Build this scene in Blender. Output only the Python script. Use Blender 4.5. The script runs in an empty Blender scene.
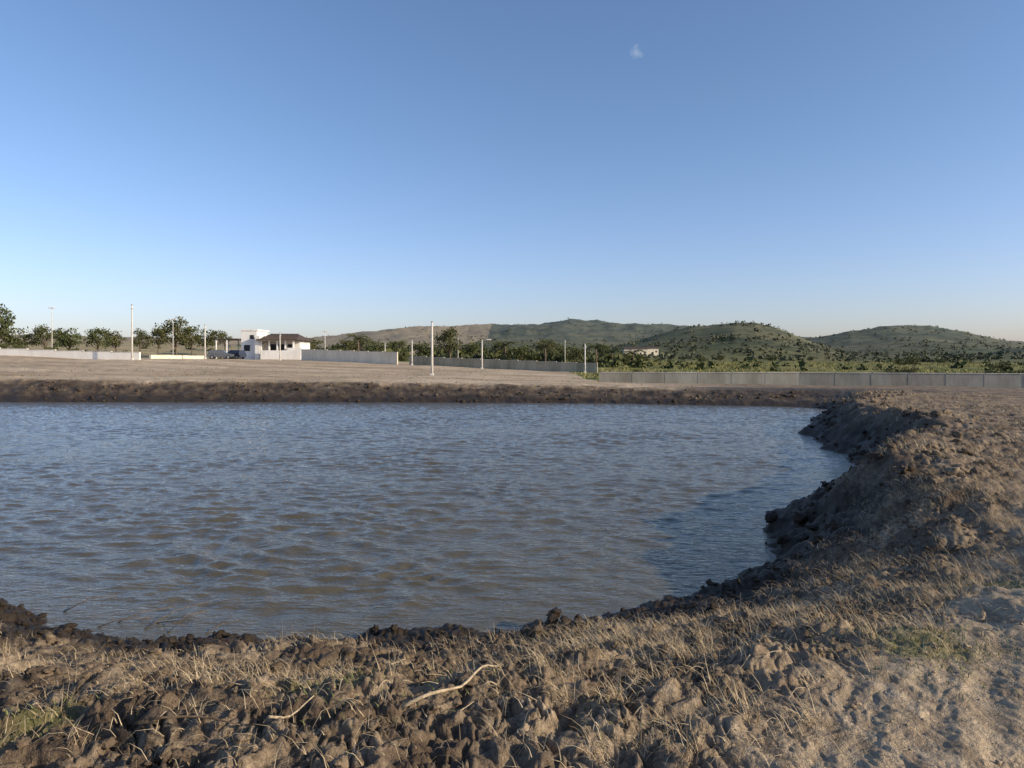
import bpy, math, random
import numpy as np
from mathutils import Vector
random.seed(7); rng=np.random.default_rng(7)
F=700.0; CX=512.0; HY=358.0; EYE=2.8
def PX(px,d): return (px-CX)/F*d
def PZ(py,d): return EYE-(py-HY)/F*d
scn=bpy.context.scene
# ---------------------------------------------------------------- noise
def _h(ix,iy,seed):
    h=(ix.astype(np.int64)*374761393+iy.astype(np.int64)*668265263+seed*974711)&0xffffffff
    h=((h^(h>>13))*1274126177)&0xffffffff
    h=(h^(h>>16))&0xffffffff
    return h
def perlin(x,y,seed=0):
    xi=np.floor(x); yi=np.floor(y); fx=x-xi; fy=y-yi
    u=fx*fx*fx*(fx*(fx*6-15)+10); v=fy*fy*fy*(fy*(fy*6-15)+10)
    def g(dx,dy):
        a=_h(xi+dx,yi+dy,seed)*(2*math.pi/4294967296.0)
        return np.cos(a)*(fx-dx)+np.sin(a)*(fy-dy)
    n0=g(0,0)*(1-u)+g(1,0)*u; n1=g(0,1)*(1-u)+g(1,1)*u
    return (n0*(1-v)+n1*v)*1.5
def fbm(x,y,s,o=4):
    t=0;a=1.;f=1.
    for i in range(o):
        t=t+a*perlin(x*f,y*f,s+i*17); a*=.5; f*=2.03
    return t
def sstep(a,b,x):
    t=np.clip((x-a)/(b-a),0,1); return t*t*(3-2*t)
# ---------------------------------------------------------------- pond outline
shore=[(0,604),(60,622),(130,640),(200,646),(280,642),(400,637),(520,634),(560,624),(640,614),(700,598),(742,576),(778,560),
 (768,532),(790,508),(828,488),(856,473),(853,460),(826,446),(804,433),(812,420),(850,411.5),(800,407),(700,405),(610,403.3),(450,402.5),(250,402),(0,402)]
poly=[]
for x,y in shore:
    d=EYE*F/(y-HY); poly.append((PX(x,d),d))
poly+=[(-45,46),(-62,40),(-62,14),(-20,9.5),(-9,8.8)]
poly=np.array(poly)
def pond_sd(x,y):
    n=len(poly); best=np.full(x.shape,1e9); ins=np.zeros(x.shape,bool)
    for i in range(n):
        ax,ay=poly[i]; bx,by=poly[(i+1)%n]
        ex,ey=bx-ax,by-ay; wx,wy=x-ax,y-ay
        t=np.clip((wx*ex+wy*ey)/(ex*ex+ey*ey),0,1)
        dd=(wx-ex*t)**2+(wy-ey*t)**2
        best=np.minimum(best,dd)
        if ay!=by:
            c=((ay>y)!=(by>y))&(x<(bx-ax)*(y-ay)/(by-ay)+ax); ins^=c
    d=np.sqrt(best); return np.where(ins,-d,d)
# ---------------------------------------------------------------- regional height
ctrl=[(0,0,1.2),(-5,2,1.2),(5,2,1.2),(-12,3,1.25),(12,2,1.2),(8,10,1.22),(12,16,1.2),(18,25,1.1),(26,35,.95),(60,10,1.2),(45,30,1.0),
 (0,-30,1.2),(-60,-10,1.4),(60,-40,1.2),(0,-300,2),(400,0,1),(-400,0,20)]
for px,py,d in [(-150,375,48),(0,379,49),(150,380,49),(300,381,49),(420,382,49),(500,383,49),(575,384,50),(640,388,49),(800,389,48),(1024,391,45),
 (0,366,70),(200,369,72),(432,376,75),(300,372,75),(540,379,72),(640,385,68),
 (-100,350,92),(0,352,92),(140,356,92),(190,358,110),(250,358,130),(300,359.5,122),(400,363,112),(500,368,106),(600,374,99),
 (600,386,68),(800,388,66),(1024,391,62),(1300,391,60),
 (700,374,100),(850,375,100),(1024,376,100),(800,363,300),(1024,364,300),(600,362,220),(450,358,220),(700,367,180),
 (400,350,360),(0,333,300),(120,337,260),(250,345,260),(-300,325,300)]:
    ctrl.append((PX(px,d),d,PZ(py,d)))
def regional(x,y):
    num=0;den=0
    for cx,cy,cz in ctrl:
        R2=cx*cx+cy*cy
        w=1.0/(((x-cx)**2+(y-cy)**2+ (0.02*R2+1.0))**1.6)
        num=num+w*cz; den=den+w
    return num/den
ridges=[ # profile px,py, dist, width_in, width_out
 ([(-2500,330),(-600,338),(0,337),(300,341),(340,337),(400,332),(470,329),(520,326),(570,322.5),(620,325),(680,328),(760,335),(900,345),(1200,350),(3000,350)],1500,520,500),
 ([(560,362),(610,350),(650,338),(690,328),(715,324),(735,321.5),(755,323),(780,330),(810,342),(840,352),(870,362)],780,270,300),
 ([(740,362),(780,348),(810,339),(850,332),(890,328),(930,328.5),(970,334),(1000,340),(1060,346),(1200,350),(1500,362)],1250,430,400),
 ([(900,364),(980,356),(1010,350),(1060,346),(1200,340),(1600,345),(2500,362)],800,250,300),
 ([(300,362),(350,352),(400,345),(480,342),(560,343),(620,348),(700,360)],850,300,300)]
def hills(x,y):
    r=np.sqrt(x*x+y*y); out=np.zeros(x.shape)
    front=y>0.25*r
    yy=np.where(front,y,0.25*r)
    px=CX+F*x/yy
    for prof,d,wi,wo in ridges:
        xs=[p[0] for p in prof]; ys=[p[1] for p in prof]
        py=np.interp(px,xs,ys)
        dep=d*yy/r
        h=np.maximum(0,(HY-py)/F*dep+1.5)
        dr=r-d+fbm(x/300,y/300,91,2)*60
        b=np.where(dr<0,np.exp(-(dr/wi)**2*1.3),np.exp(-(dr/wo)**2))
        out=np.maximum(out,h*b)
    n=fbm(x/140,y/140,33,5)
    out=out*(1+0.15*n*sstep(0,12,out)*.7)+ np.abs(fbm(x/60,y/60,35,3))*-0.05*out
    return out*sstep(220,500,r)
trY=[-5,0,2.7,4,5.5,7.9,13.7,21.5,35,60]; trX=[-1.0,-.5,.55,1.7,3.2,5.5,10.4,16.6,29,60]
def trackmask(x,y):
    xl=np.interp(y,trY,trX)
    j=fbm(x*1.1,y*1.1,61,3)*.35
    return sstep(-.45,.85,(x-xl)/(1+.03*np.abs(y))+j)
def height(x,y,full=True):
    x=np.asarray(x,float); y=np.asarray(y,float)
    r=np.sqrt(x*x+y*y)+1e-6
    sd=pond_sd(x,y)
    sd=sd+ (perlin(x*.9,y*.9,5)*.28+perlin(x*2.7,y*2.7,6)*.16)*sstep(140,60,r)
    base=regional(x,y)
    tr=trackmask(x,y)*sstep(60,40,y)
    rightness=sstep(1.5,4.5,x)*sstep(6,9,y)*sstep(42,34,y)
    w=3.7-1.9*rightness
    t=np.clip(sd/w,0,1); prof=t*(1-.25*rightness)+(.25*rightness)*sstep(0,1,t)
    land=base*np.where(sd>0,prof,0)
    bermh=.13*np.exp(-((sd-w*.95)/.9)**2)*(0.6+perlin(x*.6,y*.6,8))*rightness
    land=land+bermh*(1-tr*.6)
    z=np.where(sd>0,land,np.maximum(-1.3,sd*.4))
    if full:
        sp=np.maximum(.008,r*.007)
        farb=sstep(36,42,y)
        rough=(1-tr*.90)*sstep(-.9,.5,sd)*(1-.75*sstep(5,9,sd))*(1+.25*farb)
        # crumbly clods: billowed noise warped so the lumps are irregular
        qx=x+perlin(x*3,y*3,11)*.12+perlin(x*9,y*9,12)*.03; qy=y+perlin(x*3,y*3,13)*.12+perlin(x*9,y*9,14)*.03
        nz=0
        for f,a,k in [(.7,.06,0),(1.7,.045,1),(3.6,.050,1),(7.5,.044,1),(15,.030,1),(30,.018,1),(55,.009,1)]:
            fade=np.clip(1/(f*sp*2.5),0,1)
            p=perlin(qx*f+9,qy*f-4,int(f*10)+70)
            nz=nz+a*fade*((np.minimum(np.abs(p)*2.2,.9)-.4) if k else p)
        z=z+nz*rough*sstep(130,60,r)
        # trodden, rutted track
        u=x*.6+y*.8; v=x*.8-y*.6
        rut=perlin(v*3.2,u*.5,41)*.020+perlin(v*9,u*1.6,42)*.014*np.clip(1/(8*sp*2.5),0,1)+np.abs(perlin(qx*8,qy*9,43))*.012*np.clip(1/(9*sp*2.5),0,1)+np.abs(perlin(qx*22,qy*22,45))*.014*np.clip(1/(22*sp*2.5),0,1)+np.abs(perlin(qx*50,qy*50,47))*.008*np.clip(1/(50*sp*2.5),0,1)
        z=z+rut*tr*sstep(40,20,r)
        z=z+perlin(x*.12,y*.12,44)*.12*sstep(4,12,sd)*sstep(15,40,r)*sstep(400,150,r)
        # graded sand beyond the pond: shallow windrows
        z=z+np.abs(perlin(x*.18,y*.9,46))*.16*sstep(4,8,sd)*sstep(44,50,y)*sstep(110,80,y)*sstep(14,6,x)
    z=z+hills(x,y)
    return z,sd,tr,r
def H(x,y): 
    return float(height(np.array([x]),np.array([y]))[0][0])
# ---------------------------------------------------------------- mesh helper
def mesh_np(name,verts,faces,mat=None,smooth=True,attrs=None,parent=None):
    me=bpy.data.meshes.new(name)
    v=np.asarray(verts,np.float32); f=np.asarray(faces,np.int32); k=f.shape[1]
    me.vertices.add(len(v)); me.vertices.foreach_set('co',v.ravel())
    me.loops.add(f.size); me.loops.foreach_set('vertex_index',f.ravel())
    me.polygons.add(len(f)); me.polygons.foreach_set('loop_start',np.arange(0,f.size,k,dtype=np.int32))
    try: me.polygons.foreach_set('loop_total',np.full(len(f),k,np.int32))
    except Exception: pass
    me.update(calc_edges=True)
    me.polygons.foreach_set('use_smooth',np.full(len(f),smooth,bool))
    if attrs:
        for n,(ty,a) in attrs.items():
            at=me.attributes.new(n,ty,'POINT')
            at.data.foreach_set('color' if ty=='FLOAT_COLOR' else 'value',np.asarray(a,np.float32).ravel())
    ob=bpy.data.objects.new(name,me); scn.collection.objects.link(ob)
    if mat: me.materials.append(mat)
    if parent: ob.parent=parent
    return ob
# ---------------------------------------------------------------- material helpers
class NT:
    def __init__(s,name):
        s.m=bpy.data.materials.new(name); s.m.use_nodes=True; s.t=s.m.node_tree; s.t.nodes.clear()
        s.out=s.t.nodes.new('ShaderNodeOutputMaterial'); s.b=s.t.nodes.new('ShaderNodeBsdfPrincipled')
        s.t.links.new(s.b.outputs[0],s.out.inputs[0]); s.tc=s.t.nodes.new('ShaderNodeTexCoord').outputs['Object']
    def n(s,ty,**kw):
        q=s.t.nodes.new(ty)
        for k,v in kw.items(): setattr(q,k,v)
        return q
    def set(s,sock,v):
        if hasattr(v,'links') : s.t.links.new(v,sock)
        elif isinstance(v,tuple) and len(v)==3 and sock.type=='RGBA': sock.default_value=(*v,1)
        else: sock.default_value=v
    def noise(s,scale,detail=5,rough=.6,vec=None):
        q=s.n('ShaderNodeTexNoise'); s.set(q.inputs['Vector'],vec or s.tc); q.inputs['Scale'].default_value=scale
        q.inputs['Detail'].default_value=detail; q.inputs['Roughness'].default_value=rough; return q.outputs['Fac']
    def mapping(s,scale,rot=(0,0,0)):
        q=s.n('ShaderNodeMapping'); s.set(q.inputs['Vector'],s.tc); q.inputs['Scale'].default_value=scale; q.inputs['Rotation'].default_value=rot; return q.outputs[0]
    def rng(s,v,a,b,c=0.,d=1.):
        q=s.n('ShaderNodeMapRange'); s.set(q.inputs[0],v)
        for i,k in enumerate((a,b,c,d)): q.inputs[i+1].default_value=k
        return q.outputs[0]
    def mix(s,f,a,b,mode='MIX'):
        q=s.n('ShaderNodeMix',data_type='RGBA',blend_type=mode); s.set(q.inputs[0],f); s.set(q.inputs[6],a); s.set(q.inputs[7],b); return q.outputs[2]
    def math(s,op,a,b):
        q=s.n('ShaderNodeMath',operation=op); s.set(q.inputs[0],a); s.set(q.inputs[1],b); return q.outputs[0]
    def attr(s,n):
        q=s.n('ShaderNodeAttribute',attribute_name=n); return q
    def bump(s,h,st,dist,prev=None):
        q=s.n('ShaderNodeBump'); q.inputs['Strength'].default_value=st; q.inputs['Distance'].default_value=dist; s.set(q.inputs['Height'],h)
        if prev: s.set(q.inputs['Normal'],prev)
        return q.outputs[0]
    def fin(s,col,rough=.9,nrm=None,spec=.3):
        s.set(s.b.inputs['Base Color'],col); s.set(s.b.inputs['Roughness'],rough); s.b.inputs['Specular IOR Level'].default_value=spec
        if nrm: s.set(s.b.inputs['Normal'],nrm)
        return s.m
def simple(name,c,rough=.7,var=.25,scale=3.,bump=.2,metal=0):
    s=NT(name); n=s.noise(scale,4); k=s.rng(n,.3,.7,1-var,1+var*.4)
    col=s.mix(1.,c,k,'MULTIPLY') ; s.b.inputs['Metallic'].default_value=metal
    return s.fin(col,rough,s.bump(s.noise(scale*8,3),bump,.01))
SAND1=(.36,.27,.18); SAND2=(.58,.46,.32)
def near_dirt(name):
    s=NT(name)
    a=s.attr('masks'); sep=s.n('ShaderNodeSeparateColor'); s.set(sep.inputs[0],a.outputs['Color'])
    wet_shade,trk,veg=sep.outputs[0],sep.outputs[1],sep.outputs[2]; sand=a.outputs['Alpha']
    n1=s.rng(s.noise(1.5,4,.65),.40,.62); n2=s.rng(s.noise(17,4,.7),.38,.62); n3=s.rng(s.noise(110,2,.7),.3,.7)
    col=s.mix(n1,(.16,.115,.078),(.46,.355,.24)); col=s.mix(n2,s.mix(.7,col,(.07,.049,.035)),col)
    st=s.rng(s.noise(4.5,4,.75,s.mapping((3.2,.7,1),(0,0,-.64))),.38,.62)
    tcol=s.mix(st,(.27,.205,.14),(.53,.42,.29)); tcol=s.mix(s.math('MULTIPLY',n2,.4),tcol,(.25,.19,.125))
    col=s.mix(trk,col,tcol)
    sv=s.noise(.25,5,.65,s.mapping((.3,1,1),(0,0,.1))); scol=s.mix(s.rng(sv,.38,.62),SAND1,SAND2)
    sv2=s.rng(s.noise(1.2,3,.7,s.mapping((.4,1,1))),.54,.70); scol=s.mix(s.math('MULTIPLY',sv2,.6),scol,(.19,.15,.08))
    col=s.mix(sand,col,scol)
    f=s.mix(n1,(.13,.15,.04),(.22,.19,.08))
    col=s.mix(veg,col,f)
    col=s.mix(1.,col,s.rng(n3,0.,1.,.68,1.15),'MULTIPLY')
    col=s.mix(s.math('MULTIPLY',wet_shade,.92),col,(.030,.021,.014))  # darkens wet mud, and the bank slopes whose shade is painted in
    b1=s.bump(s.noise(14,3,.7),.45,.04); b2=s.bump(s.noise(75,3,.75),.9,.012,b1)
    return s.fin(col,s.rng(wet_shade,0.,1.,.95,.6),b2,.2)
def far_land(name):
    s=NT(name); a=s.attr('masks'); sep=s.n('ShaderNodeSeparateColor'); s.set(sep.inputs[0],a.outputs['Color']); veg=sep.outputs[2]
    hz=s.attr('haze_tint').outputs['Fac']
    bare=s.mix(s.rng(s.noise(.25,5,.65,s.mapping((.3,1,1),(0,0,.1))),.38,.62),SAND1,SAND2)
    f=s.mix(s.rng(s.noise(.05,5,.65),.4,.6),(.16,.175,.05),(.29,.235,.095)); f=s.mix(s.rng(s.noise(.35,4),.48,.64),f,(.06,.075,.025))
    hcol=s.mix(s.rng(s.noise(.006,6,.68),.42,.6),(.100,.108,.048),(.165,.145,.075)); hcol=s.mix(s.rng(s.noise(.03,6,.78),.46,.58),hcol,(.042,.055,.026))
    hcol=s.mix(s.rng(hz,.15,.8,0.05,.45),hcol,(.15,.18,.19))  # aerial haze painted into the hill colour, bluer with distance
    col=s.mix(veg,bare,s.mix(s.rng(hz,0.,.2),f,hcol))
    return s.fin(col,.95,s.bump(s.noise(.5,4,.7),.5,.5),.1)
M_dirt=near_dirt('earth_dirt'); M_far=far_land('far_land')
# ---------------------------------------------------------------- terrain sheet
af=np.radians(np.linspace(-48,48,930)); ab=np.radians(np.linspace(48,312,130))[1:-1]
az=np.concatenate([af,ab])
rad=[.3,.8,1.3,1.8,2.1]
while rad[-1]<6: rad.append(rad[-1]*1.0040)
while rad[-1]<14: rad.append(rad[-1]*1.0065)
while rad[-1]<70: rad.append(rad[-1]*1.008)
while rad[-1]<7000: rad.append(rad[-1]*1.016)
rad=np.array(rad); NA=len(az); NR=len(rad)
RR,AA=np.meshgrid(rad,az,indexing='ij'); X=(RR*np.sin(AA)).ravel(); Y=(RR*np.cos(AA)).ravel()
def masks(x,y,z,sd,tr,r):
    wl=sd+perlin(x*2,y*2,77)*.35+perlin(x*.7,y*.7,76)*.4
    wet_shade=sstep(1.9,.8,wl)
    right=sstep(3,5,x)*sstep(7,10,y)*sstep(44,36,y)
    wet_shade=np.maximum(wet_shade,right*sstep(2.8,.9,wl)*.78)  # right bank: shade of the pond-facing slope painted into the soil colour
    nearb=sstep(12,9,y); wet_shade=np.maximum(wet_shade,nearb*(1-tr)*.5*sstep(.0,.55,perlin(x*.8,y*.8,81)+perlin(x*2.5,y*2.5,82)*.5))
    far=sstep(38,42,y); wet_shade=np.maximum(wet_shade,far*sstep(3.7,2.6,wl+perlin(x*.35,y*.35,78)*.8)*(.74+.3*perlin(x*1.5,y*4,79)))  # far bank: front face darkened in streaks, well above the waterline
    wet_shade=np.maximum(wet_shade,far*sstep(8,14,x)*sstep(11,7,wl)*.80)  # far right bank: its shadow painted into the colour, well past the damp edge
    wet_shade=np.clip(wet_shade,0,1)*(r<120)
    wallY=np.interp(x,[-60,10,12.5,90],[400,66,66,60])
    veg=np.where(x>8,sstep(-1.5,1.5,y-wallY),0.)
    bx=np.interp(x,[-400,-90,-70,-35,-20,-8,14],[130,130,135,140,122,112,97])
    veg=np.maximum(veg,sstep(0,12,y-bx+perlin(x*.05,y*.05,3)*10)*np.where(x<-40,.5,1))
    veg=np.maximum(veg,sstep(90,130,-y)); veg=np.maximum(veg,sstep(80,140,np.abs(x)-.75*np.maximum(y,0)))
    for gx,gy,gr in [(PX(930,3.9),3.9,.38),(PX(340,3.5),3.6,.4),(PX(25,3.0),3.1,.25),(PX(1000,5.5),5.5,.5)]:
        veg=np.maximum(veg,.6*sstep(1,.2,np.hypot(x-gx,y-gy)/gr+perlin(x*4,y*4,9)*.7))
    sand=sstep(3.2,4.1,sd+perlin(x*.5,y*.5,15)*.5)*sstep(36,42,y)*sstep(20,10,x)
    return np.stack([wet_shade,tr*sstep(60,40,r),veg,sand],1)
Z,SD,TR,R_=height(X,Y)
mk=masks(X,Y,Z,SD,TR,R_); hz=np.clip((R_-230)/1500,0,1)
i=np.arange(NR-1)[:,None]*NA; j=np.arange(NA)[None,:]; j2=(j+1)%NA
faces=np.stack([(i+j),(i+j2),(i+NA+j2),(i+NA+j)],-1).reshape(-1,4)[:,::-1]
g=mesh_np('ground',np.stack([X,Y,Z],1),faces,M_dirt,True,{'masks':('FLOAT_COLOR',mk),'haze_tint':('FLOAT',hz)})
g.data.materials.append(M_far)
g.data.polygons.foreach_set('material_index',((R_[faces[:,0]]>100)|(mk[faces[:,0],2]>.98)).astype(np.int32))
# ---------------------------------------------------------------- water
s=NT('muddy_pond_water')
b=s.bump(s.noise(8,3,.6,s.mapping((.6,1.6,1),(0,0,.2))),.55,.045); b=s.bump(s.noise(24,2,.6,s.mapping((.6,1.2,1))),.3,.012,b)
wc=s.mix(s.rng(s.noise(.15,3),.35,.65),(.094,.080,.050),(.112,.096,.062))
M_water=s.fin(wc,.05,b,.5); s.b.inputs['IOR'].default_value=1.333
wa=np.radians(np.concatenate([np.linspace(-80,-46,90)[:-1],np.linspace(-46,46,900)]))
wr=[3.2]
while wr[-1]<78: wr.append(wr[-1]*(1.0042 if wr[-1]<14 else 1.0034))
wr=np.array(wr); RR,AA=np.meshgrid(wr,wa,indexing='ij'); WX=RR*np.sin(AA); WY=RR*np.cos(AA)
u=WX*.16+WY*.987; v=WX*.987-WY*.16
u=u+perlin(WX*.4,WY*.4,210)*.35; v=v+perlin(WX*.5,WY*.5,211)*.4
gust=.85+.5*perlin(WX*.13,WY*.2,201)
crest=lambda p: p+.55*p*np.abs(p)
wz=(perlin(v*.5,u*1.2,202)*.006+crest(perlin(v*1.3+u*.35,u*3.0,203))*.025+crest(perlin(v*2.5-u*.6,u*5.8,204))*.018+perlin(v*5,u*11,205)*.008*np.clip(18/RR,0,1))*gust
wsd=pond_sd(WX.ravel(),WY.ravel())
wz=wz*np.clip(.25-wsd.reshape(wz.shape)*.35,.15,1)
n1,n2=RR.shape; i=np.arange(n1-1)[:,None]*n2; j=np.arange(n2-1)[None,:]
wf=np.stack([i+j,i+j+1,i+n2+j+1,i+n2+j],-1).reshape(-1,4)[:,::-1]
wf=wf[wsd[wf[:,0]]<1.0]
mesh_np('pond_water',np.stack([WX.ravel(),WY.ravel(),wz.ravel()],1),wf,M_water,True)
# ---------------------------------------------------------------- clods
import bmesh
def ico(sub):
    bm=bmesh.new(); bmesh.ops.create_icosphere(bm,subdivisions=sub,radius=1)
    v=np.array([q.co[:] for q in bm.verts]); f=np.array([[w.index for w in q.verts] for q in bm.faces]); bm.free(); return v,f
def clodshape(sub,seed):
    v,f=ico(sub); d=v.copy(); r=np.random.default_rng(seed)
    for _ in range(9):
        n=r.normal(0,1,3); n/=np.linalg.norm(n); h=r.uniform(.5,.85); k=v@n
        v=v-np.outer(np.maximum(k-h,0)*.9,n)
    for fr,a in [(1.1,.30),(2.7,.26),(6,.24),(11,.14)]:
        n=perlin(d[:,0]*fr+seed*7,d[:,1]*fr+d[:,2]*fr*1.3,seed)+perlin(d[:,2]*fr+seed*3,d[:,0]*fr-d[:,1]*.7*fr,seed+50)
        v=v*(1+a*n)[:,None]
    return v*np.array([1,.85,.7]),f
S3=[clodshape(3,k) for k in range(7)]; S2=[clodshape(2,k+10) for k in range(6)]
cv=[];cf=[];cm=[];off=0
def add_clods(x,y,size,lift=.2):
    global off
    z,sd,tr,r=height(x,y); m=masks(x,y,z,sd,tr,r); m[:,2]*=0
    for k in range(len(x)):
        sh=(S3 if size[k]/math.hypot(x[k],y[k])>.006 else S2); v,f=sh[k%len(sh)]
        a=rng.uniform(0,6.28); b=rng.uniform(-.8,.8); ca,sa,cb,sb=math.cos(a),math.sin(a),math.cos(b),math.sin(b)
        Rm=np.array([[ca,-sa,0],[sa,ca,0],[0,0,1]])@np.array([[1,0,0],[0,cb,-sb],[0,sb,cb]])
        vv=(v*rng.uniform(.7,1.3,3))@Rm.T*size[k]+np.array([x[k],y[k],z[k]+size[k]*lift])
        cv.append(vv); cf.append(f+off); cm.append(np.repeat(m[k:k+1],len(v),0)); off+=len(v)
def scatter(n,x0,x1,y0,y1,cond,lo,hi,pw=2.5):
    x=rng.uniform(x0,x1,n); y=rng.uniform(y0,y1,n); sd=pond_sd(x,y); tr=trackmask(x,y)
    k=cond(x,y,sd,tr); x=x[k];y=y[k]; return x,y,lo+(hi-lo)*rng.random(len(x))**pw
dens=lambda x,y:(perlin(x*1.3,y*1.3,31)+perlin(x*.5,y*.5,32)+rng.uniform(-.6,.6,len(x)))>-.02
add_clods(*scatter(17000,-6,5.5,2.2,8.5,lambda x,y,sd,tr:(sd>-.05)&(sd<5)&(rng.random(len(x))>tr*.97)&dens(x,y)&(np.abs(x)<y*.85+.6),.005,.042,3.0))
add_clods(*scatter(420,-6,5.5,2.4,8.5,lambda x,y,sd,tr:(sd>.1)&(sd<4.5)&(tr<.3)&dens(x,y)&(np.abs(x)<y*.85+.6),.04,.075,1.8))
add_clods(*scatter(12000,3,22,8.5,40,lambda x,y,sd,tr:(sd>-.1)&(sd<3.)&(rng.random(len(x))>tr)&dens(x,y),.02,.14,3.))
add_clods(*scatter(5500,-42,30,42,52,lambda x,y,sd,tr:(sd>0)&(sd<3.4)&dens(x*.4,y*.4),.03,.16,3.))
add_clods(*scatter(3600,-12,6,2,9,lambda x,y,sd,tr:(tr>.4)&(x<y*.8+.6),.004,.020,2.5))
add_clods(*scatter(260,-6,4.5,6.2,10,lambda x,y,sd,tr:(sd>-.35)&(sd<.35),.015,.06,2.),.5)
sx=np.array([PX(553,7.15),PX(566,7.0),PX(800,10.9),PX(770,11.5)]); sy=np.array([7.15,6.95,10.9,11.5])
add_clods(sx,sy,np.array([.11,.06,.12,.12]),.8)
cm=np.concatenate(cm)
mesh_np('dirt_clods',np.concatenate(cv),np.concatenate(cf),M_dirt,True,{'masks':('FLOAT_COLOR',cm)})
# ---------------------------------------------------------------- grass
def blade_mat(name,c1,c2):
    s=NT(name); t=s.attr('tone').outputs['Fac']
    return s.fin(s.mix(t,c1,c2),.75,None,.2)
def blades(name,bx,by,L,wd,lean,mat,zoff=0,tone=None):
    n=len(bx); z=height(bx,by)[0]-.01+zoff; a=rng.uniform(0,6.28,n); dx,dy=np.cos(a),np.sin(a)
    cv_=rng.uniform(-.35,.35,n)*L
    pts=[]
    for t in (0,.35,.7,1.):
        o=lean*L*t**1.3; h=L*t*np.sqrt(np.maximum(.01,1-(lean*t**.4)**2))
        w=wd*(1-t*.8); sx_=cv_*t*t
        px=bx+dx*o-dy*sx_; py=by+dy*o+dx*sx_; pz=z+h
        pts.append(np.stack([px-dy*w,py+dx*w,pz],1)); pts.append(np.stack([px+dy*w,py-dx*w,pz+w*.4],1))
    V=np.stack(pts,1).reshape(-1,3); b0=np.arange(n)[:,None]*8
    Fc=np.concatenate([b0+np.array([[0,1,3,2]]),b0+np.array([[2,3,5,4]]),b0+np.array([[4,5,7,6]])],0)
    tn=np.repeat(rng.random(n) if tone is None else tone,8)
    return mesh_np(name,V,Fc,mat,True,{'tone':('FLOAT',tn)})
M_straw=blade_mat('dry_straw',(.25,.175,.10),(.68,.54,.34)); M_green=blade_mat('green_grass',(.07,.10,.03),(.24,.24,.09))
tx,ty,_=scatter(3400,-5,6.5,2.3,10,lambda x,y,sd,tr:(sd>1.5)&(sd<5.2)&(tr<.9)&(np.abs(x)<y*.85+.5)&((perlin(x*.9,y*.9,51)+tr*.9+sstep(-1,2,x)*.25+rng.uniform(-.4,.4,len(x)))>.36),0,1)
hx,hy=[],[]
for cx_,cy_,rr_,nn in [(PX(770,4.9),4.9,.4,50),(PX(620,4.3),4.3,.35,36),(PX(850,5.6),5.7,.45,34),(PX(300,3.8),3.8,.4,26),(PX(560,3.7),3.7,.3,20),(PX(690,4.6),4.6,.3,30),(PX(730,5.6),5.6,.3,20)]:
    hx.append(cx_+rng.normal(0,rr_,nn)); hy.append(cy_+rng.normal(0,rr_*.7,nn))
tx=np.concatenate([tx]+hx); ty=np.concatenate([ty]+hy)
k=rng.integers(8,34,len(tx)); bx=np.repeat(tx,k)+rng.normal(0,.035,k.sum()); by=np.repeat(ty,k)+rng.normal(0,.035,k.sum())
LL=np.repeat(rng.uniform(.05,.16,len(tx)),k)*rng.uniform(.5,1.2,k.sum())
blades('dry_grass_tufts',bx,by,LL,.0018,rng.uniform(.55,.995,k.sum()),M_straw,.005)
lx,ly,_=scatter(90000,-6,8,2.2,13,lambda x,y,sd,tr:(sd>.9)&(rng.random(len(x))>tr*.7)&(np.abs(x)<y*.85+.5)&((perlin(x*.8,y*.8,53)+perlin(x*3,y*3,54)*.6+sstep(-1,2,x)*.2+rng.uniform(-.5,.5,len(x)))>.10),0,1)
blades('straw_litter',lx,ly,.02+.16*rng.random(len(lx))**1.8,.0016,np.full(len(lx),1.)-rng.random(len(lx))*.03,M_straw,.028)
tx,ty,_=scatter(9000,4,28,8.5,42,lambda x,y,sd,tr:(sd>1.3)&(sd<7)&(tr<.95)&((perlin(x*.4,y*.4,51)+rng.uniform(-.4,.4,len(x)))>.0),0,1)
k=rng.integers(5,12,len(tx)); bx=np.repeat(tx,k)+rng.normal(0,.07,k.sum()); by=np.repeat(ty,k)+rng.normal(0,.07,k.sum())
blades('dry_grass_on_bank',bx,by,rng.uniform(.05,.2,k.sum()),.005,rng.uniform(.5,.99,k.sum()),M_straw)
gx,gy=[],[]
for cx_,cy_,rr_,nn in [(PX(930,3.9),3.95,.28,700),(PX(340,3.6),3.6,.2,200),(PX(25,3.1),3.1,.16,200),(PX(990,5.4),5.4,.35,260),(PX(470,3.5),3.5,.15,90),(PX(350,3.2),3.2,.2,120),(PX(610,3.1),3.1,.12,60)]:
    gx.append(cx_+rng.normal(0,rr_,nn)); gy.append(cy_+rng.normal(0,rr_,nn))
gx=np.concatenate(gx); gy=np.concatenate(gy)
blades('green_grass_sprigs',gx,gy,rng.uniform(.012,.045,len(gx)),.0028,rng.uniform(.3,.95,len(gx)),M_green,.01)
fx,fy,_=scatter(7000,-50,14,48,105,lambda x,y,sd,tr:(sd>3.8)&((perlin(x*.12,y*.25,55)+rng.uniform(-.25,.25,len(x)))>.22),0,1)
blades('dry_weeds',fx,fy,rng.uniform(.06,.22,len(fx)),.03,rng.uniform(.3,.9,len(fx)),blade_mat('dull_weeds',(.12,.10,.05),(.30,.23,.13)))
fx,fy,_=scatter(20000,8,150,68,240,lambda x,y,sd,tr:(x<y*.8+5)&((perlin(x*.06,y*.06,56)+rng.uniform(-.3,.3,len(x)))>0),0,1)
blades('field_grass',fx,fy,rng.uniform(.2,.6,len(fx)),.09,rng.uniform(.2,.8,len(fx)),blade_mat('field_grass_blades',(.12,.13,.035),(.31,.27,.10)))
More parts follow.
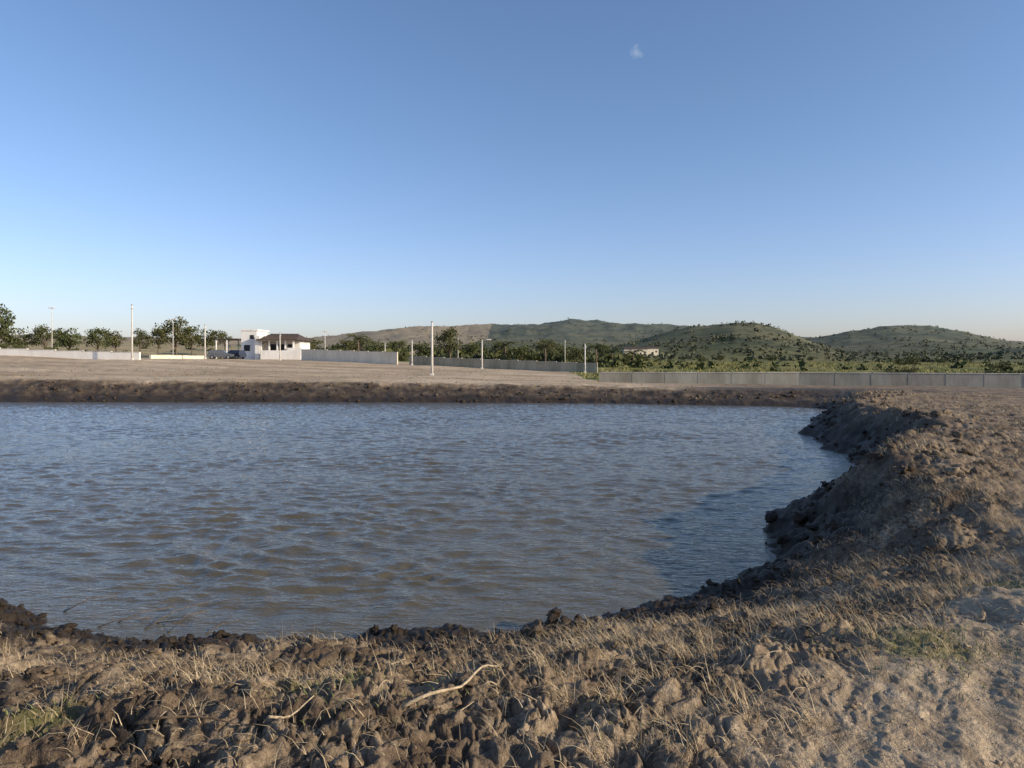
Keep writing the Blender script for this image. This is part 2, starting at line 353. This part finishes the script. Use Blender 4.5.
# ---------------------------------------------------------------- sticks
def tube(name,pts,r0,r1,mat,parent=None,n=8):
    V=[];Fc=[];pts=[Vector(p) for p in pts]
    for i,p in enumerate(pts):
        d=(pts[min(i+1,len(pts)-1)]-pts[max(i-1,0)]).normalized(); a=d.orthogonal().normalized()
        if abs(d.z)>.9: a=Vector((1,0,0))-d*d.x; a.normalize()
        b=d.cross(a); r=r0+(r1-r0)*i/(len(pts)-1)
        for k in range(n):
            t=2*math.pi*k/n; V.append(p+(a*math.cos(t)+b*math.sin(t))*r)
    for i in range(len(pts)-1):
        for k in range(n): Fc.append((i*n+k,i*n+(k+1)%n,(i+1)*n+(k+1)%n,(i+1)*n+k))
    Fc.append(tuple(range(n))[::-1]); Fc.append(tuple(range((len(pts)-1)*n,len(pts)*n)))
    me=bpy.data.meshes.new(name); me.from_pydata([v[:] for v in V],[],Fc); me.materials.append(mat)
    for p in me.polygons: p.use_smooth=len(p.vertices)==4
    ob=bpy.data.objects.new(name,me); scn.collection.objects.link(ob)
    if parent: ob.parent=parent
    return ob
M_stick=simple('dead_stick_bark',(.52,.41,.27),.8,.5,30,.5)
M_twig=simple('dark_twig_bark',(.16,.11,.07),.85,.4,30,.4)
def stick(pxs,zl,r,mat,name='stick'):
    P=[]
    for (a,b),l in zip(pxs,zl):
        d=(EYE-1.12)*F/(b-HY); x=PX(a,d); P.append((x,d,H(x,d)+l))
    zz=[max(p[2],0) for p in P]; P=[(p[0],p[1],z) for p,z in zip(P,zz)]
    Q=[]
    for i in range(len(P)-1):
        for t in (0,.33,.66): Q.append(tuple(P[i][k]*(1-t)+P[i+1][k]*t+(random.uniform(-1,1)*r*.5) for k in range(3)))
    Q.append(P[-1]); 
    Q=[Q[0]]+[tuple((Q[i-1][k]+Q[i][k]*2+Q[i+1][k])/4 for k in range(3)) for i in range(1,len(Q)-1)]+[Q[-1]]
    tube(name,Q,r,r*.45,mat)
stick([(402,740),(430,736),(462,722),(482,706),(498,690)],[.05,.06,.07,.07,.08],.009,M_stick)
stick([(268,764),(290,752),(314,741)],[.04,.04,.05],.006,M_stick)
stick([(150,760),(200,755),(240,762)],[.05,.06,.05],.006,M_twig)
stick([(360,668),(372,660),(376,640)],[.04,.05,.1],.004,M_twig)
for _ in range(70):
    a=random.uniform(20,820); b=random.uniform(655,762); t=random.uniform(0,6.28); l=random.uniform(12,38)
    stick([(a,b),(a+l*.5*math.cos(t),b+l*.2*math.sin(t)+random.uniform(-3,3)),(a+l*math.cos(t),b+l*.4*math.sin(t))],[.03,.05,.04],random.uniform(.0018,.004),random.choice([M_stick,M_stick,M_twig]),'twig')
for (x0,y0,x1,y1,z1) in [(60,612,118,606,.12),(110,624,175,612,.06),(140,630,212,610,.10),(150,622,186,628,.02),(165,633,207,622,.12),(262,603,272,600,.04),(90,628,150,622,.05),(200,636,240,625,.05)]:
    d0=EYE*F/(y0-HY); d1=EYE*F/(y1-HY); tube('twig',[(PX(x0,d0),d0,-.02),(PX((x0+x1)/2,(d0+d1)/2),(d0+d1)/2,z1*.8+.02),(PX(x1,d1),d1,z1)],.006,.003,M_twig)
# ---------------------------------------------------------------- builders
def box(name,c,sz,mat,parent=None,rot=0,bev=.02):
    bm=bmesh.new(); bmesh.ops.create_cube(bm,size=1)
    for v in bm.verts: v.co=Vector((v.co.x*sz[0],v.co.y*sz[1],v.co.z*sz[2]))
    if bev: bmesh.ops.bevel(bm,geom=bm.edges[:],offset=min(bev,min(sz)*.3),segments=1,affect='EDGES')
    me=bpy.data.meshes.new(name); bm.to_mesh(me); bm.free(); me.materials.append(mat)
    ob=bpy.data.objects.new(name,me); ob.location=c; ob.rotation_euler=(0,0,rot); scn.collection.objects.link(ob)
    if parent: ob.parent=parent
    return ob
def empty(name,loc,rot=0):
    e=bpy.data.objects.new(name,None); e.location=loc; e.rotation_euler=(0,0,rot); scn.collection.objects.link(e); return e
def wallmat(name,c,dark):
    s=NT(name); col=s.mix(s.rng(s.noise(.6,5,.65,s.mapping((1,1,.4))),.4,.65),c,dark)
    col=s.mix(s.rng(s.noise(3,4,.7,s.mapping((1,1,.15))),.5,.75,0,.6),col,dark)
    return s.fin(col,.9,s.bump(s.noise(12,4),.3,.02))
M_white=wallmat('white_plaster',(.84,.82,.78),(.72,.69,.64))
M_cream=wallmat('cream_render',(.80,.72,.57),(.66,.58,.45))
M_grey=wallmat('weathered_grey_render',(.34,.325,.28),(.22,.205,.17))
M_olive=wallmat('aged_olive_render',(.40,.37,.28),(.25,.23,.16))
M_cop=wallmat('concrete_coping',(.58,.55,.49),(.40,.37,.32))
M_conc=simple('pole_concrete',(.62,.59,.54),.85,.25,4,.2)
M_dark=simple('dark_opening',(.03,.03,.035),.4,.1,2,.05)
M_tile=simple('weathered_roof_tile',(.085,.065,.055),.85,.4,5,.5)
M_metal=simple('galvanised_metal',(.45,.45,.46),.4,.2,8,.05,.6)
def wall(name,pts,h,th,mat,ztop=None,sp=3.0,post=True):
    root=empty(name,(pts[0][0],pts[0][1],0)); bm=bmesh.new(); bc=bmesh.new()
    ox,oy=pts[0]
    def bx(bmm,c,sz,rot):
        g=bmesh.ops.create_cube(bmm,size=1)['verts']; cr,sr=math.cos(rot),math.sin(rot)
        for v in g:
            x,y,z=v.co.x*sz[0],v.co.y*sz[1],v.co.z*sz[2]; v.co=Vector((c[0]-ox+x*cr-y*sr,c[1]-oy+x*sr+y*cr,c[2]+z))
    for (ax,ay),(bx_,by_) in zip(pts[:-1],pts[1:]):
        L=math.hypot(bx_-ax,by_-ay); n=max(1,round(L/sp)); rot=math.atan2(by_-ay,bx_-ax); l=L/n
        for k in range(n):
            mx=ax+(bx_-ax)*(k+.5)/n; my=ay+(by_-ay)*(k+.5)/n; g=float(regional(np.array([mx]),np.array([my]))[0])
            top=(g+h) if ztop is None else ztop
            bot=g-.6
            bx(bm,(mx,my,(top+bot)/2),(l-.16 if post else l-.004,th,top-bot),rot)
            bx(bc,(mx,my,top+.035),(l-.17 if post else l-.006,th+.08,.066),rot)
            if post:
                qx=ax+(bx_-ax)*k/n; qy=ay+(by_-ay)*k/n; bx(bm,(qx,qy,(top+bot)/2+.02),(.15,th+.03,top-bot+.10),rot)
    for nm,b_,m in (('wall_panels',bm,mat),('coping',bc,M_cop)):
        me=bpy.data.meshes.new(nm); b_.to_mesh(me); b_.free(); me.materials.append(m); o=bpy.data.objects.new(nm,me); scn.collection.objects.link(o); o.parent=root
wall('boundary_wall',[(PX(600,68),68),(PX(800,66),66),(PX(1024,62),62),(PX(1400,60),60)],1.5,.18,M_grey,1.38,3.2)
wall('boundary_wall',[(PX(302,124),124),(PX(398,113),113)],1.9,.18,M_cream)
wall('boundary_wall',[(PX(410,113),113),(PX(500,106),106),(PX(598,99),99)],1.3,.18,M_olive)
wall('low_white_wall',[(PX(-160,92),92),(PX(0,91),91),(PX(140,90),90)],.95,.3,M_white,None,4,False)
wall('low_white_wall',[(PX(150,100),100),(PX(205,112),112)],.5,.3,M_cream,None,4,False)
# poles
def pole(px,d,ytop,kind=0,r=.12):
    x=PX(px,d); g=H(x,d); h=PZ(ytop,d)-g; e=empty('street_lamp' if kind==2 else 'utility_pole',(x,d,g))
    tube('pole_shaft',[(0,0,-.3),(0,0,h*.5),(0,0,h)],r,r*.62,M_conc,e,10)
    box('base_collar',(0,0,.12),(r*2.6,r*2.6,.3),M_conc,e)
    if kind==0:
        box('top_cap',(0,0,h+.03),(r*1.7,r*1.7,.08),M_metal,e,0,.01)
        box('insulator_bracket',(0,-.0,h-.5),(.4,.08,.08),M_metal,e); box('insulator',(.17,0,h-.39),(.07,.07,.14),M_white,e)
    if kind==1:
        box('crossarm',(0,-.12,h-.35),(1.2,.09,.11),M_conc,e)
        for q in (-.5,0.2,.5): box('insulator',(q,-.12,h-.22),(.08,.08,.15),M_white,e)
    if kind==2:
        tube('lamp_arm',[(0,0,h-.25),(.3,0,h+.0),(.75,0,h+.08)],.04,.035,M_metal,e,6)
        box('lamp_head',(1.0,0,h+.05),(.7,.28,.13),M_white,e); box('solar_panel',(0,-.05,h+.18),(.9,.7,.05),M_dark,e)
pole(432,74,322,0,.15); pole(132,88,305,0,.12); pole(52,120,306,1,.07); pole(205,105,325,0,.12); pole(173,130,318,1,.08)
pole(280,118,333,0,.12); pole(325,150,330,1,.1); pole(385,125,343,0,.10); pole(412,108,340,0,.12); pole(482,102,340,2,.13)
pole(585,95,344,0,.12); pole(458,150,338,0,.10); pole(565,140,340,0,.09)
# house
hd=130; hx=PX(240,hd); hz_=float(regional(np.array([hx]),np.array([hd]))[0]); px1=hd/F
house=empty('white_house',(hx,hd,hz_))
def W(p): return (p-240)*px1
def Zp(y): return PZ(y,hd)-hz_
def hb(n,x0,x1,y0,y1,d0,d1,m,bev=.02): return box(n,((W(x0)+W(x1))/2,(d0+d1)/2,(Zp(y0)+Zp(y1))/2),(W(x1)-W(x0),d1-d0,Zp(y0)-Zp(y1)),m,house,0,bev)
hb('tower_block',241,257,331,366,0,6,M_white); hb('tower_parapet',240,258,329.3,330.9,-.1,6.1,M_white)
hb('upper_window',250,254,335,339,-.05,.1,M_dark); hb('ground_window',244,250,345,351,-.05,.1,M_dark)
hb('stair_block',257.2,262,336,366,-1.2,5,M_white)
hb('rear_wing',262.2,296,341,366,2.5,9,M_white)
hb('veranda_opening',266,280,344,353,2.4,2.6,M_dark); hb('veranda_door',284,289,344,356,2.4,2.6,M_dark)
for q in (263,271,279,287,295): hb('veranda_column',q-.7,q+.7,341,366,-1.1,-.8,M_white)
hb('veranda_beam',262.3,296,339.8,341.2,-1.2,-.7,M_white)
hb('veranda_low_wall',264,304,350.5,366,-1.9,-1.7,M_white); hb('side_annex',290,304,348,366,-1.6,2.3,M_white)
V=[(W(259),-2,Zp(340.5)),(W(300),-2,Zp(340.5)),(W(300),9.6,Zp(340.5)),(W(259),9.6,Zp(340.5)),(W(265),3.5,Zp(333.2)),(W(293),3.5,Zp(333.6))]
Fc=[(0,1,5,4),(1,2,5),(2,3,4,5),(3,0,4),(3,2,1,0)]
me=bpy.data.meshes.new('hipped_roof'); me.from_pydata(V,[],Fc); me.materials.append(M_tile); o=bpy.data.objects.new('hipped_roof',me); scn.collection.objects.link(o); o.parent=house
for q in range(30):
    xx=W(259)+ (W(300)-W(259))*(q+.5)/30; tt=min(1,(xx-W(259))/(W(265)-W(259)),(W(300)-xx)/(W(300)-W(293)))
    tube('roof_tile_row',[(xx,-2.02,Zp(340.2)),(xx,-2+5.5*tt,Zp(340.2)+(Zp(333.2)-Zp(340.2))*tt)],.07,.07,M_tile,house,6)
hb('carport_roof',217,240,338.6,339.8,-1,5,M_tile)
for q in (218,228.5): 
    hb('carport_post',q-.5,q+.5,339.9,366,-.9,-.7,M_white); hb('carport_rear_post',q-.5,q+.5,339.9,366,4.6,4.8,M_white)
# cars
M_glass=simple('car_glass',(.02,.025,.03),.08,.05,1,0.); M_tyre=simple('tyre_rubber',(.02,.02,.02),.9,.1,5,.1)
def car(x,y,rot,paint,kind):
    z=float(regional(np.array([x]),np.array([y]))[0])+.05; e=empty('parked_car',(x,y,z),rot)
    pr=[(-2.05,.3),(-2.1,.75),(-1.95,1.0),(-1.5,1.05),(-1.15,1.46),(.35,1.5),(1.0,1.02),(1.85,.86),(2.08,.62),(2.1,.3)]
    if kind: pr[3]=(-1.9,1.08); pr[4]=(-1.75,1.55); pr[5]=(.25,1.6)
    bm=bmesh.new(); L=[];R=[]
    for a,b in pr:
        w=.84 if b<1.1 else .66
        L.append(bm.verts.new((a,-w,b))); R.append(bm.verts.new((a,w,b)))
    bm.faces.new(L); bm.faces.new(R[::-1])
    for i in range(len(pr)):
        k=(i+1)%len(pr); bm.faces.new((L[k],L[i],R[i],R[k]))
    bmesh.ops.recalc_face_normals(bm,faces=bm.faces); bmesh.ops.bevel(bm,geom=bm.edges[:],offset=.05,segments=2,affect='EDGES')
    me=bpy.data.meshes.new('body'); bm.to_mesh(me); bm.free(); me.materials.append(paint); o=bpy.data.objects.new('body',me); scn.collection.objects.link(o); o.parent=e
    for sgn in (-1,1):
        for (a0,a1,t0,t1) in ((-1.35,-.35,-1.05,-.35),(-.27,.72,-.27,.3)):
            V=[(a0,sgn*.815,1.06),(a1,sgn*.815,1.06),(t1,sgn*.70,1.42),(t0,sgn*.70,1.42)]
            me=bpy.data.meshes.new('side_window'); me.from_pydata(V,[],[(0,1,2,3)]); me.materials.append(M_glass); o=bpy.data.objects.new('side_window',me); scn.collection.objects.link(o); o.parent=e
        for wx in (-1.3,1.3):
            t=tube('wheel',[(wx,sgn*.68,.32),(wx,sgn*.78,.32),(wx,sgn*.88,.32)],.33,.31,M_tyre,e,18); tube('hub',[(wx,sgn*.84,.32),(wx,sgn*.895,.32)],.18,.17,M_metal,e,12)
    o=box('windscreen',(.70,0,1.25),(.02,1.22,.66),M_glass,e); o.rotation_euler=(0,-.93,0)
    box('front_bumper',(2.06,0,.42),(.14,1.6,.2),M_dark,e); box('headlight_left',(2.03,-.62,.7),(.1,.3,.14),M_metal,e); box('headlight_right',(2.03,.62,.7),(.1,.3,.14),M_metal,e)
def paint(n,c):
    m=simple(n,c,.3,.05,2,0.); return m
car(PX(220,127),127,.1,paint('silver_paint',(.45,.46,.48)),0)
car(PX(234,125),125,2.8,paint('dark_blue_paint',(.04,.05,.08)),1)
car(PX(222,122),121.5,.25,paint('dark_grey_paint',(.10,.11,.13)),1)
# ---------------------------------------------------------------- trees
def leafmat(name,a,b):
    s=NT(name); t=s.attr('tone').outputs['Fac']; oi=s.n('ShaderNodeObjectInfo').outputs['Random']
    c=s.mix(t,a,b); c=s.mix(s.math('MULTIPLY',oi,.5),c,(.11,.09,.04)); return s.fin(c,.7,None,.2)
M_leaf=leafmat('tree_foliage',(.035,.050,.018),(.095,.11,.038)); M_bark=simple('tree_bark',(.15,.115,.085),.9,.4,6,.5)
def leafquads(c,spread,n,sz):
    p=c[rng.integers(0,len(c),n)]+np.clip(rng.normal(0,1,(n,3)),-1.8,1.8)*spread
    a=rng.normal(0,1,(n,3)); a/=np.linalg.norm(a,axis=1)[:,None]; b=np.cross(a,rng.normal(0,1,(n,3))); b/=np.linalg.norm(b,axis=1)[:,None]
    s_=(sz*rng.uniform(.6,1.4,n))[:,None]
    V=np.stack([p-a*s_,p-b*s_*.5,p+a*s_,p+b*s_*.5],1).reshape(-1,3); Fq=np.arange(4*n).reshape(-1,4); return V,Fq
def tree_parts(h,w,ncl,tfrac=.3):
    cl=[]
    for k in range(ncl):
        a=rng.uniform(0,6.28); rr=w*.5*math.sqrt(rng.random())*.85; hh=h*(tfrac+.12+(.80-tfrac)*rng.random()*(1-.35*(rr/(w*.5))**2))
        cl.append((rr*math.cos(a),rr*math.sin(a),hh))
    return np.array(cl)
def make_tree_meshes(h,w,ncl,nleaf,sz,name):
    c=tree_parts(h,w,ncl); V,Fq=leafquads(c,np.array([w*.10,w*.10,h*.06]),nleaf,sz)
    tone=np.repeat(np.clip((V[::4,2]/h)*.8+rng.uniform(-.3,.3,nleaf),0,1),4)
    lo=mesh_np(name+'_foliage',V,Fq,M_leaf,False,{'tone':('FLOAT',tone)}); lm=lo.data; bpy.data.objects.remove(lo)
    obs=[tube('t',[(0,0,-.3),(.05*h*.1,0,h*.2),(0,.02*h,h*.42),(0.03*h,0,h*.7)],h*.032,h*.010,M_bark)]
    for k in c[:10]:
        obs.append(tube('t',[(0,0,h*.22+random.random()*h*.15),(k[0]*.45,k[1]*.45,k[2]*.72),(k[0],k[1],k[2])],h*.014,h*.004,M_bark,None,5))
    bmx=bmesh.new()
    for o in obs: bmx.from_mesh(o.data)
    tm=bpy.data.meshes.new(name+'_wood'); bmx.to_mesh(tm); bmx.free(); tm.materials.append(M_bark)
    for o in obs: bpy.data.objects.remove(o)
    return tm,lm
variants=[make_tree_meshes(6,6.5,14,1100,.24,'a'),make_tree_meshes(7.5,6,12,1100,.24,'b'),make_tree_meshes(5,7,13,1000,.24,'c'),make_tree_meshes(8.5,7,18,1400,.26,'d')]
def tree(px,d,ytop,v,wid=1.0,name='tree',sink=0):
    x=PX(px,d); g=H(x,d); hh=PZ(ytop,d)-g; base=[6,7.5,5,8.5][v]*.97; sc=max(hh,1.0)/base
    e=empty(name,(x,d,g-sink),random.uniform(0,6.28)); e.scale=(sc*wid,sc*wid,sc)
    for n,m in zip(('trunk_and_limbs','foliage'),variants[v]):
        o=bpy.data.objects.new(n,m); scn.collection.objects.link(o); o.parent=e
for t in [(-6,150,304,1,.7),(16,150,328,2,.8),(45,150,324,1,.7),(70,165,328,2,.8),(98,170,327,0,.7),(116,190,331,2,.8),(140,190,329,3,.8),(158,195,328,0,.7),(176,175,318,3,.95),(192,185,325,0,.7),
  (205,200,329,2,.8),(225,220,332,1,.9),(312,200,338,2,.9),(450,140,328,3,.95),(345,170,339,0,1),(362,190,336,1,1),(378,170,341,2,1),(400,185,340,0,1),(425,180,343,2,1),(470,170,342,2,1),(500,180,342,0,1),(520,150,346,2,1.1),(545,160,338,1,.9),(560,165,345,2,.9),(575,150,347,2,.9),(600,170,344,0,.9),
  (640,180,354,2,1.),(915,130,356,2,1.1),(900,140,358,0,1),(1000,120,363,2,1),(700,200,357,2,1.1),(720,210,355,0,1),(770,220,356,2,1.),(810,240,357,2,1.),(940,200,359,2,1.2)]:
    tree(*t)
def shrub(px,d,ytop,w=1.4): tree(px,d,ytop,2,w,'shrub',.25)
for t in [(20,97,343,1.),(50,98,345,.9),(75,99,347,.9),(0,98,342,.9),(118,98,350,.8),(640,90,370,1.3),(905,80,365,1.3),(890,82,368,1.2),(985,75,369,1.3),(1000,72,367,1.2),(1020,74,367,1.2),(720,85,372,1.4),(335,130,353,1.),(350,128,355,.9)]: shrub(*t)
def palm(px,d,ytop):
    x=PX(px,d); g=H(x,d); h=PZ(ytop,d)-g-1; e=empty('palm_tree',(x,d,g)); tube('trunk',[(0,0,-.2),(.1,0,h*.5),(0,0,h)],.2,.13,M_bark,e,8)
    V=[];Fc=[];tn=[]
    for k in range(16):
        a=k*2.4; up=random.uniform(.1,1.3); L=2.6
        for s_ in range(14):
            t=s_/13; r_=L*t*math.cos(up*.5); zz=h+L*t*math.sin(up)-1.9*t*t
            for sg in (-1,1):
                b0=len(V); cx_,cy_=math.cos(a)*r_,math.sin(a)*r_; tx_,ty_=-math.sin(a)*sg,math.cos(a)*sg; ll=.6*(1-.6*t)
                V+= [(cx_,cy_,zz),(cx_+math.cos(a)*.14,cy_+math.sin(a)*.14,zz),(cx_+tx_*ll+math.cos(a)*.3,cy_+ty_*ll+math.sin(a)*.3,zz-.3)]; Fc.append((b0,b0+1,b0+2)); tn+=[random.random()]*3
    o=mesh_np('fronds',V,Fc,M_leaf,False,{'tone':('FLOAT',tn)}); o.parent=e
for t in [(358,140,333),(545,135,341),(596,140,342),(612,150,347),(633,150,348),(505,150,340)]: palm(*t)
def mass(name,n,azr,rr,size,leafs,mat,cond=0.,vs=.5):
    px=rng.uniform(azr[0],azr[1],n); d=np.exp(rng.uniform(math.log(rr[0]),math.log(rr[1]),n)); x=(px-CX)/F*d; y=d
    k=perlin(x/70,y/70,301)+perlin(x/25,y/25,302)*.7+rng.uniform(-.45,.45,n)>cond
    x=x[k];y=y[k]; z=height(x,y,False)[0]; n=len(x); s_=size*rng.uniform(.4,1.4,n)
    c=np.repeat(np.stack([x,y,z],1),leafs,0); sr=np.repeat(s_,leafs); m=len(c)
    o=rng.normal(0,1,(m,3)); o/=np.linalg.norm(o,axis=1)[:,None]; o*=rng.random((m,1))**.4; o[:,2]=np.abs(o[:,2])
    p=c+o*sr[:,None]*np.array([.62,.62,vs*1.5])
    a=rng.normal(0,1,(m,3)); a/=np.linalg.norm(a,axis=1)[:,None]; b=np.cross(a,rng.normal(0,1,(m,3))); b/=np.linalg.norm(b,axis=1)[:,None]
    q=sr[:,None]*rng.uniform(.14,.32,(m,1))
    V=np.stack([p-a*q,p-b*q*.7,p+a*q,p+b*q*.7],1).reshape(-1,3)
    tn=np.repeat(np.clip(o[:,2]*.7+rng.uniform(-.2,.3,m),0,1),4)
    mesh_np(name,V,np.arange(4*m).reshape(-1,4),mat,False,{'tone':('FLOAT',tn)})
M_leaf2=leafmat('haze_tinted_distant_foliage',(.05,.062,.04),(.10,.115,.065))  # leaf colours paled so distance haze is painted in
mass('distant_trees',750,(325,640),(150,380),2.9,28,M_leaf,-.05)
mass('roadside_scrub',200,(-60,325),(150,330),1.7,24,M_leaf,.05)
mass('field_bushes',330,(600,1120),(120,420),1.6,22,M_leaf,.2)
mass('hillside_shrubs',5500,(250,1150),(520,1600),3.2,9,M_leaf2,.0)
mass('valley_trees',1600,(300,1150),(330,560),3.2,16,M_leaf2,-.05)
for px,d,w_ in [(640,420,9),(652,430,7),(628,410,5)]:
    x=PX(px,d); g=H(x,d); e=empty('farm_building',(x,d,g)); box('walls',(0,0,2.2),(w_,5,4.4),M_cream,e)
    me=bpy.data.meshes.new('gable_roof'); a=w_/2+.4
    me.from_pydata([(-a,-3,4.42),(a,-3,4.42),(a,3,4.42),(-a,3,4.42),(-a,0,5.6),(a,0,5.6)],[],[(0,1,5,4),(2,3,4,5),(0,4,3),(1,2,5),(3,2,1,0)]); me.materials.append(M_tile)
    o=bpy.data.objects.new('gable_roof',me); scn.collection.objects.link(o); o.parent=e; box('door',(0,-2.52,1.1),(1,.06,2.2),M_dark,e); box('window',(w_*.3,-2.52,2.4),(1,.06,1),M_dark,e)
# ---------------------------------------------------------------- light, sky
EL=math.radians(21); ROT=math.radians(110)
sd_=Vector((math.cos(EL)*math.sin(ROT),math.cos(EL)*math.cos(ROT),math.sin(EL)))
sun=bpy.data.lights.new('sun','SUN'); sun.energy=5.0; sun.angle=math.radians(.5); sun.color=(1,.84,.60)
so=bpy.data.objects.new('sun',sun); so.rotation_euler=sd_.to_track_quat('Z','Y').to_euler(); scn.collection.objects.link(so)
w=bpy.data.worlds.new('World'); scn.world=w; w.use_nodes=True; nt=w.node_tree; nt.nodes.clear()
def nn(t): return nt.nodes.new(t)
o=nn('ShaderNodeOutputWorld'); bg=nn('ShaderNodeBackground'); sk=nn('ShaderNodeTexSky'); sk.sky_type='NISHITA'; sk.sun_disc=False
sk.sun_elevation=EL; sk.sun_rotation=ROT; sk.air_density=1.0; sk.dust_density=1.1; sk.ozone_density=1.7; sk.altitude=100
tc=nn('ShaderNodeTexCoord'); sx_=nn('ShaderNodeSeparateXYZ'); nt.links.new(tc.outputs['Generated'],sx_.inputs[0])
gr=nn('ShaderNodeMapRange'); gr.inputs[1].default_value=0; gr.inputs[2].default_value=.30; nt.links.new(sx_.outputs[2],gr.inputs[0])
tint=nn('ShaderNodeMix'); tint.data_type='RGBA'; nt.links.new(gr.outputs[0],tint.inputs[0]); tint.inputs[6].default_value=(1.16,1.14,1.50,1); tint.inputs[7].default_value=(1.03,1.14,1.34,1)
mu=nn('ShaderNodeMix'); mu.data_type='RGBA'; mu.blend_type='MULTIPLY'; mu.inputs[0].default_value=1; nt.links.new(sk.outputs[0],mu.inputs[6]); nt.links.new(tint.outputs[2],mu.inputs[7])
dv=Vector((125/700,1,306/700)).normalized()
nz=nn('ShaderNodeTexNoise'); nz.inputs['Scale'].default_value=90; nt.links.new(tc.outputs['Generated'],nz.inputs['Vector'])
sub=nn('ShaderNodeVectorMath'); sub.operation='DISTANCE'; sub.inputs[1].default_value=dv; nt.links.new(tc.outputs['Generated'],sub.inputs[0])
ad=nn('ShaderNodeMath'); ad.operation='MULTIPLY_ADD'; ad.inputs[1].default_value=.022; nt.links.new(nz.outputs['Fac'],ad.inputs[0]); nt.links.new(sub.outputs['Value'],ad.inputs[2])
mr=nn('ShaderNodeMapRange'); mr.inputs[1].default_value=.019; mr.inputs[2].default_value=.008; mr.inputs[3].default_value=0; mr.inputs[4].default_value=.4; nt.links.new(ad.outputs[0],mr.inputs[0])
mx=nn('ShaderNodeMix'); mx.data_type='RGBA'; nt.links.new(mr.outputs[0],mx.inputs[0]); nt.links.new(mu.outputs[2],mx.inputs[6]); mx.inputs[7].default_value=(5,5.4,6,1)
nt.links.new(mx.outputs[2],bg.inputs[0]); bg.inputs[1].default_value=.130; nt.links.new(bg.outputs[0],o.inputs[0])
# ---------------------------------------------------------------- camera
c=bpy.data.cameras.new('camera'); co=bpy.data.objects.new('camera',c); scn.collection.objects.link(co); co.location=(0,0,EYE); co.rotation_euler=(math.pi/2,0,0)
c.sensor_width=36; c.lens=36*F/1024; c.shift_y=-26/1024; c.clip_start=.05; c.clip_end=20000; scn.camera=co
scn.view_settings.view_transform='Standard'; scn.view_settings.look='None'; scn.view_settings.exposure=0
print('clod verts',off)
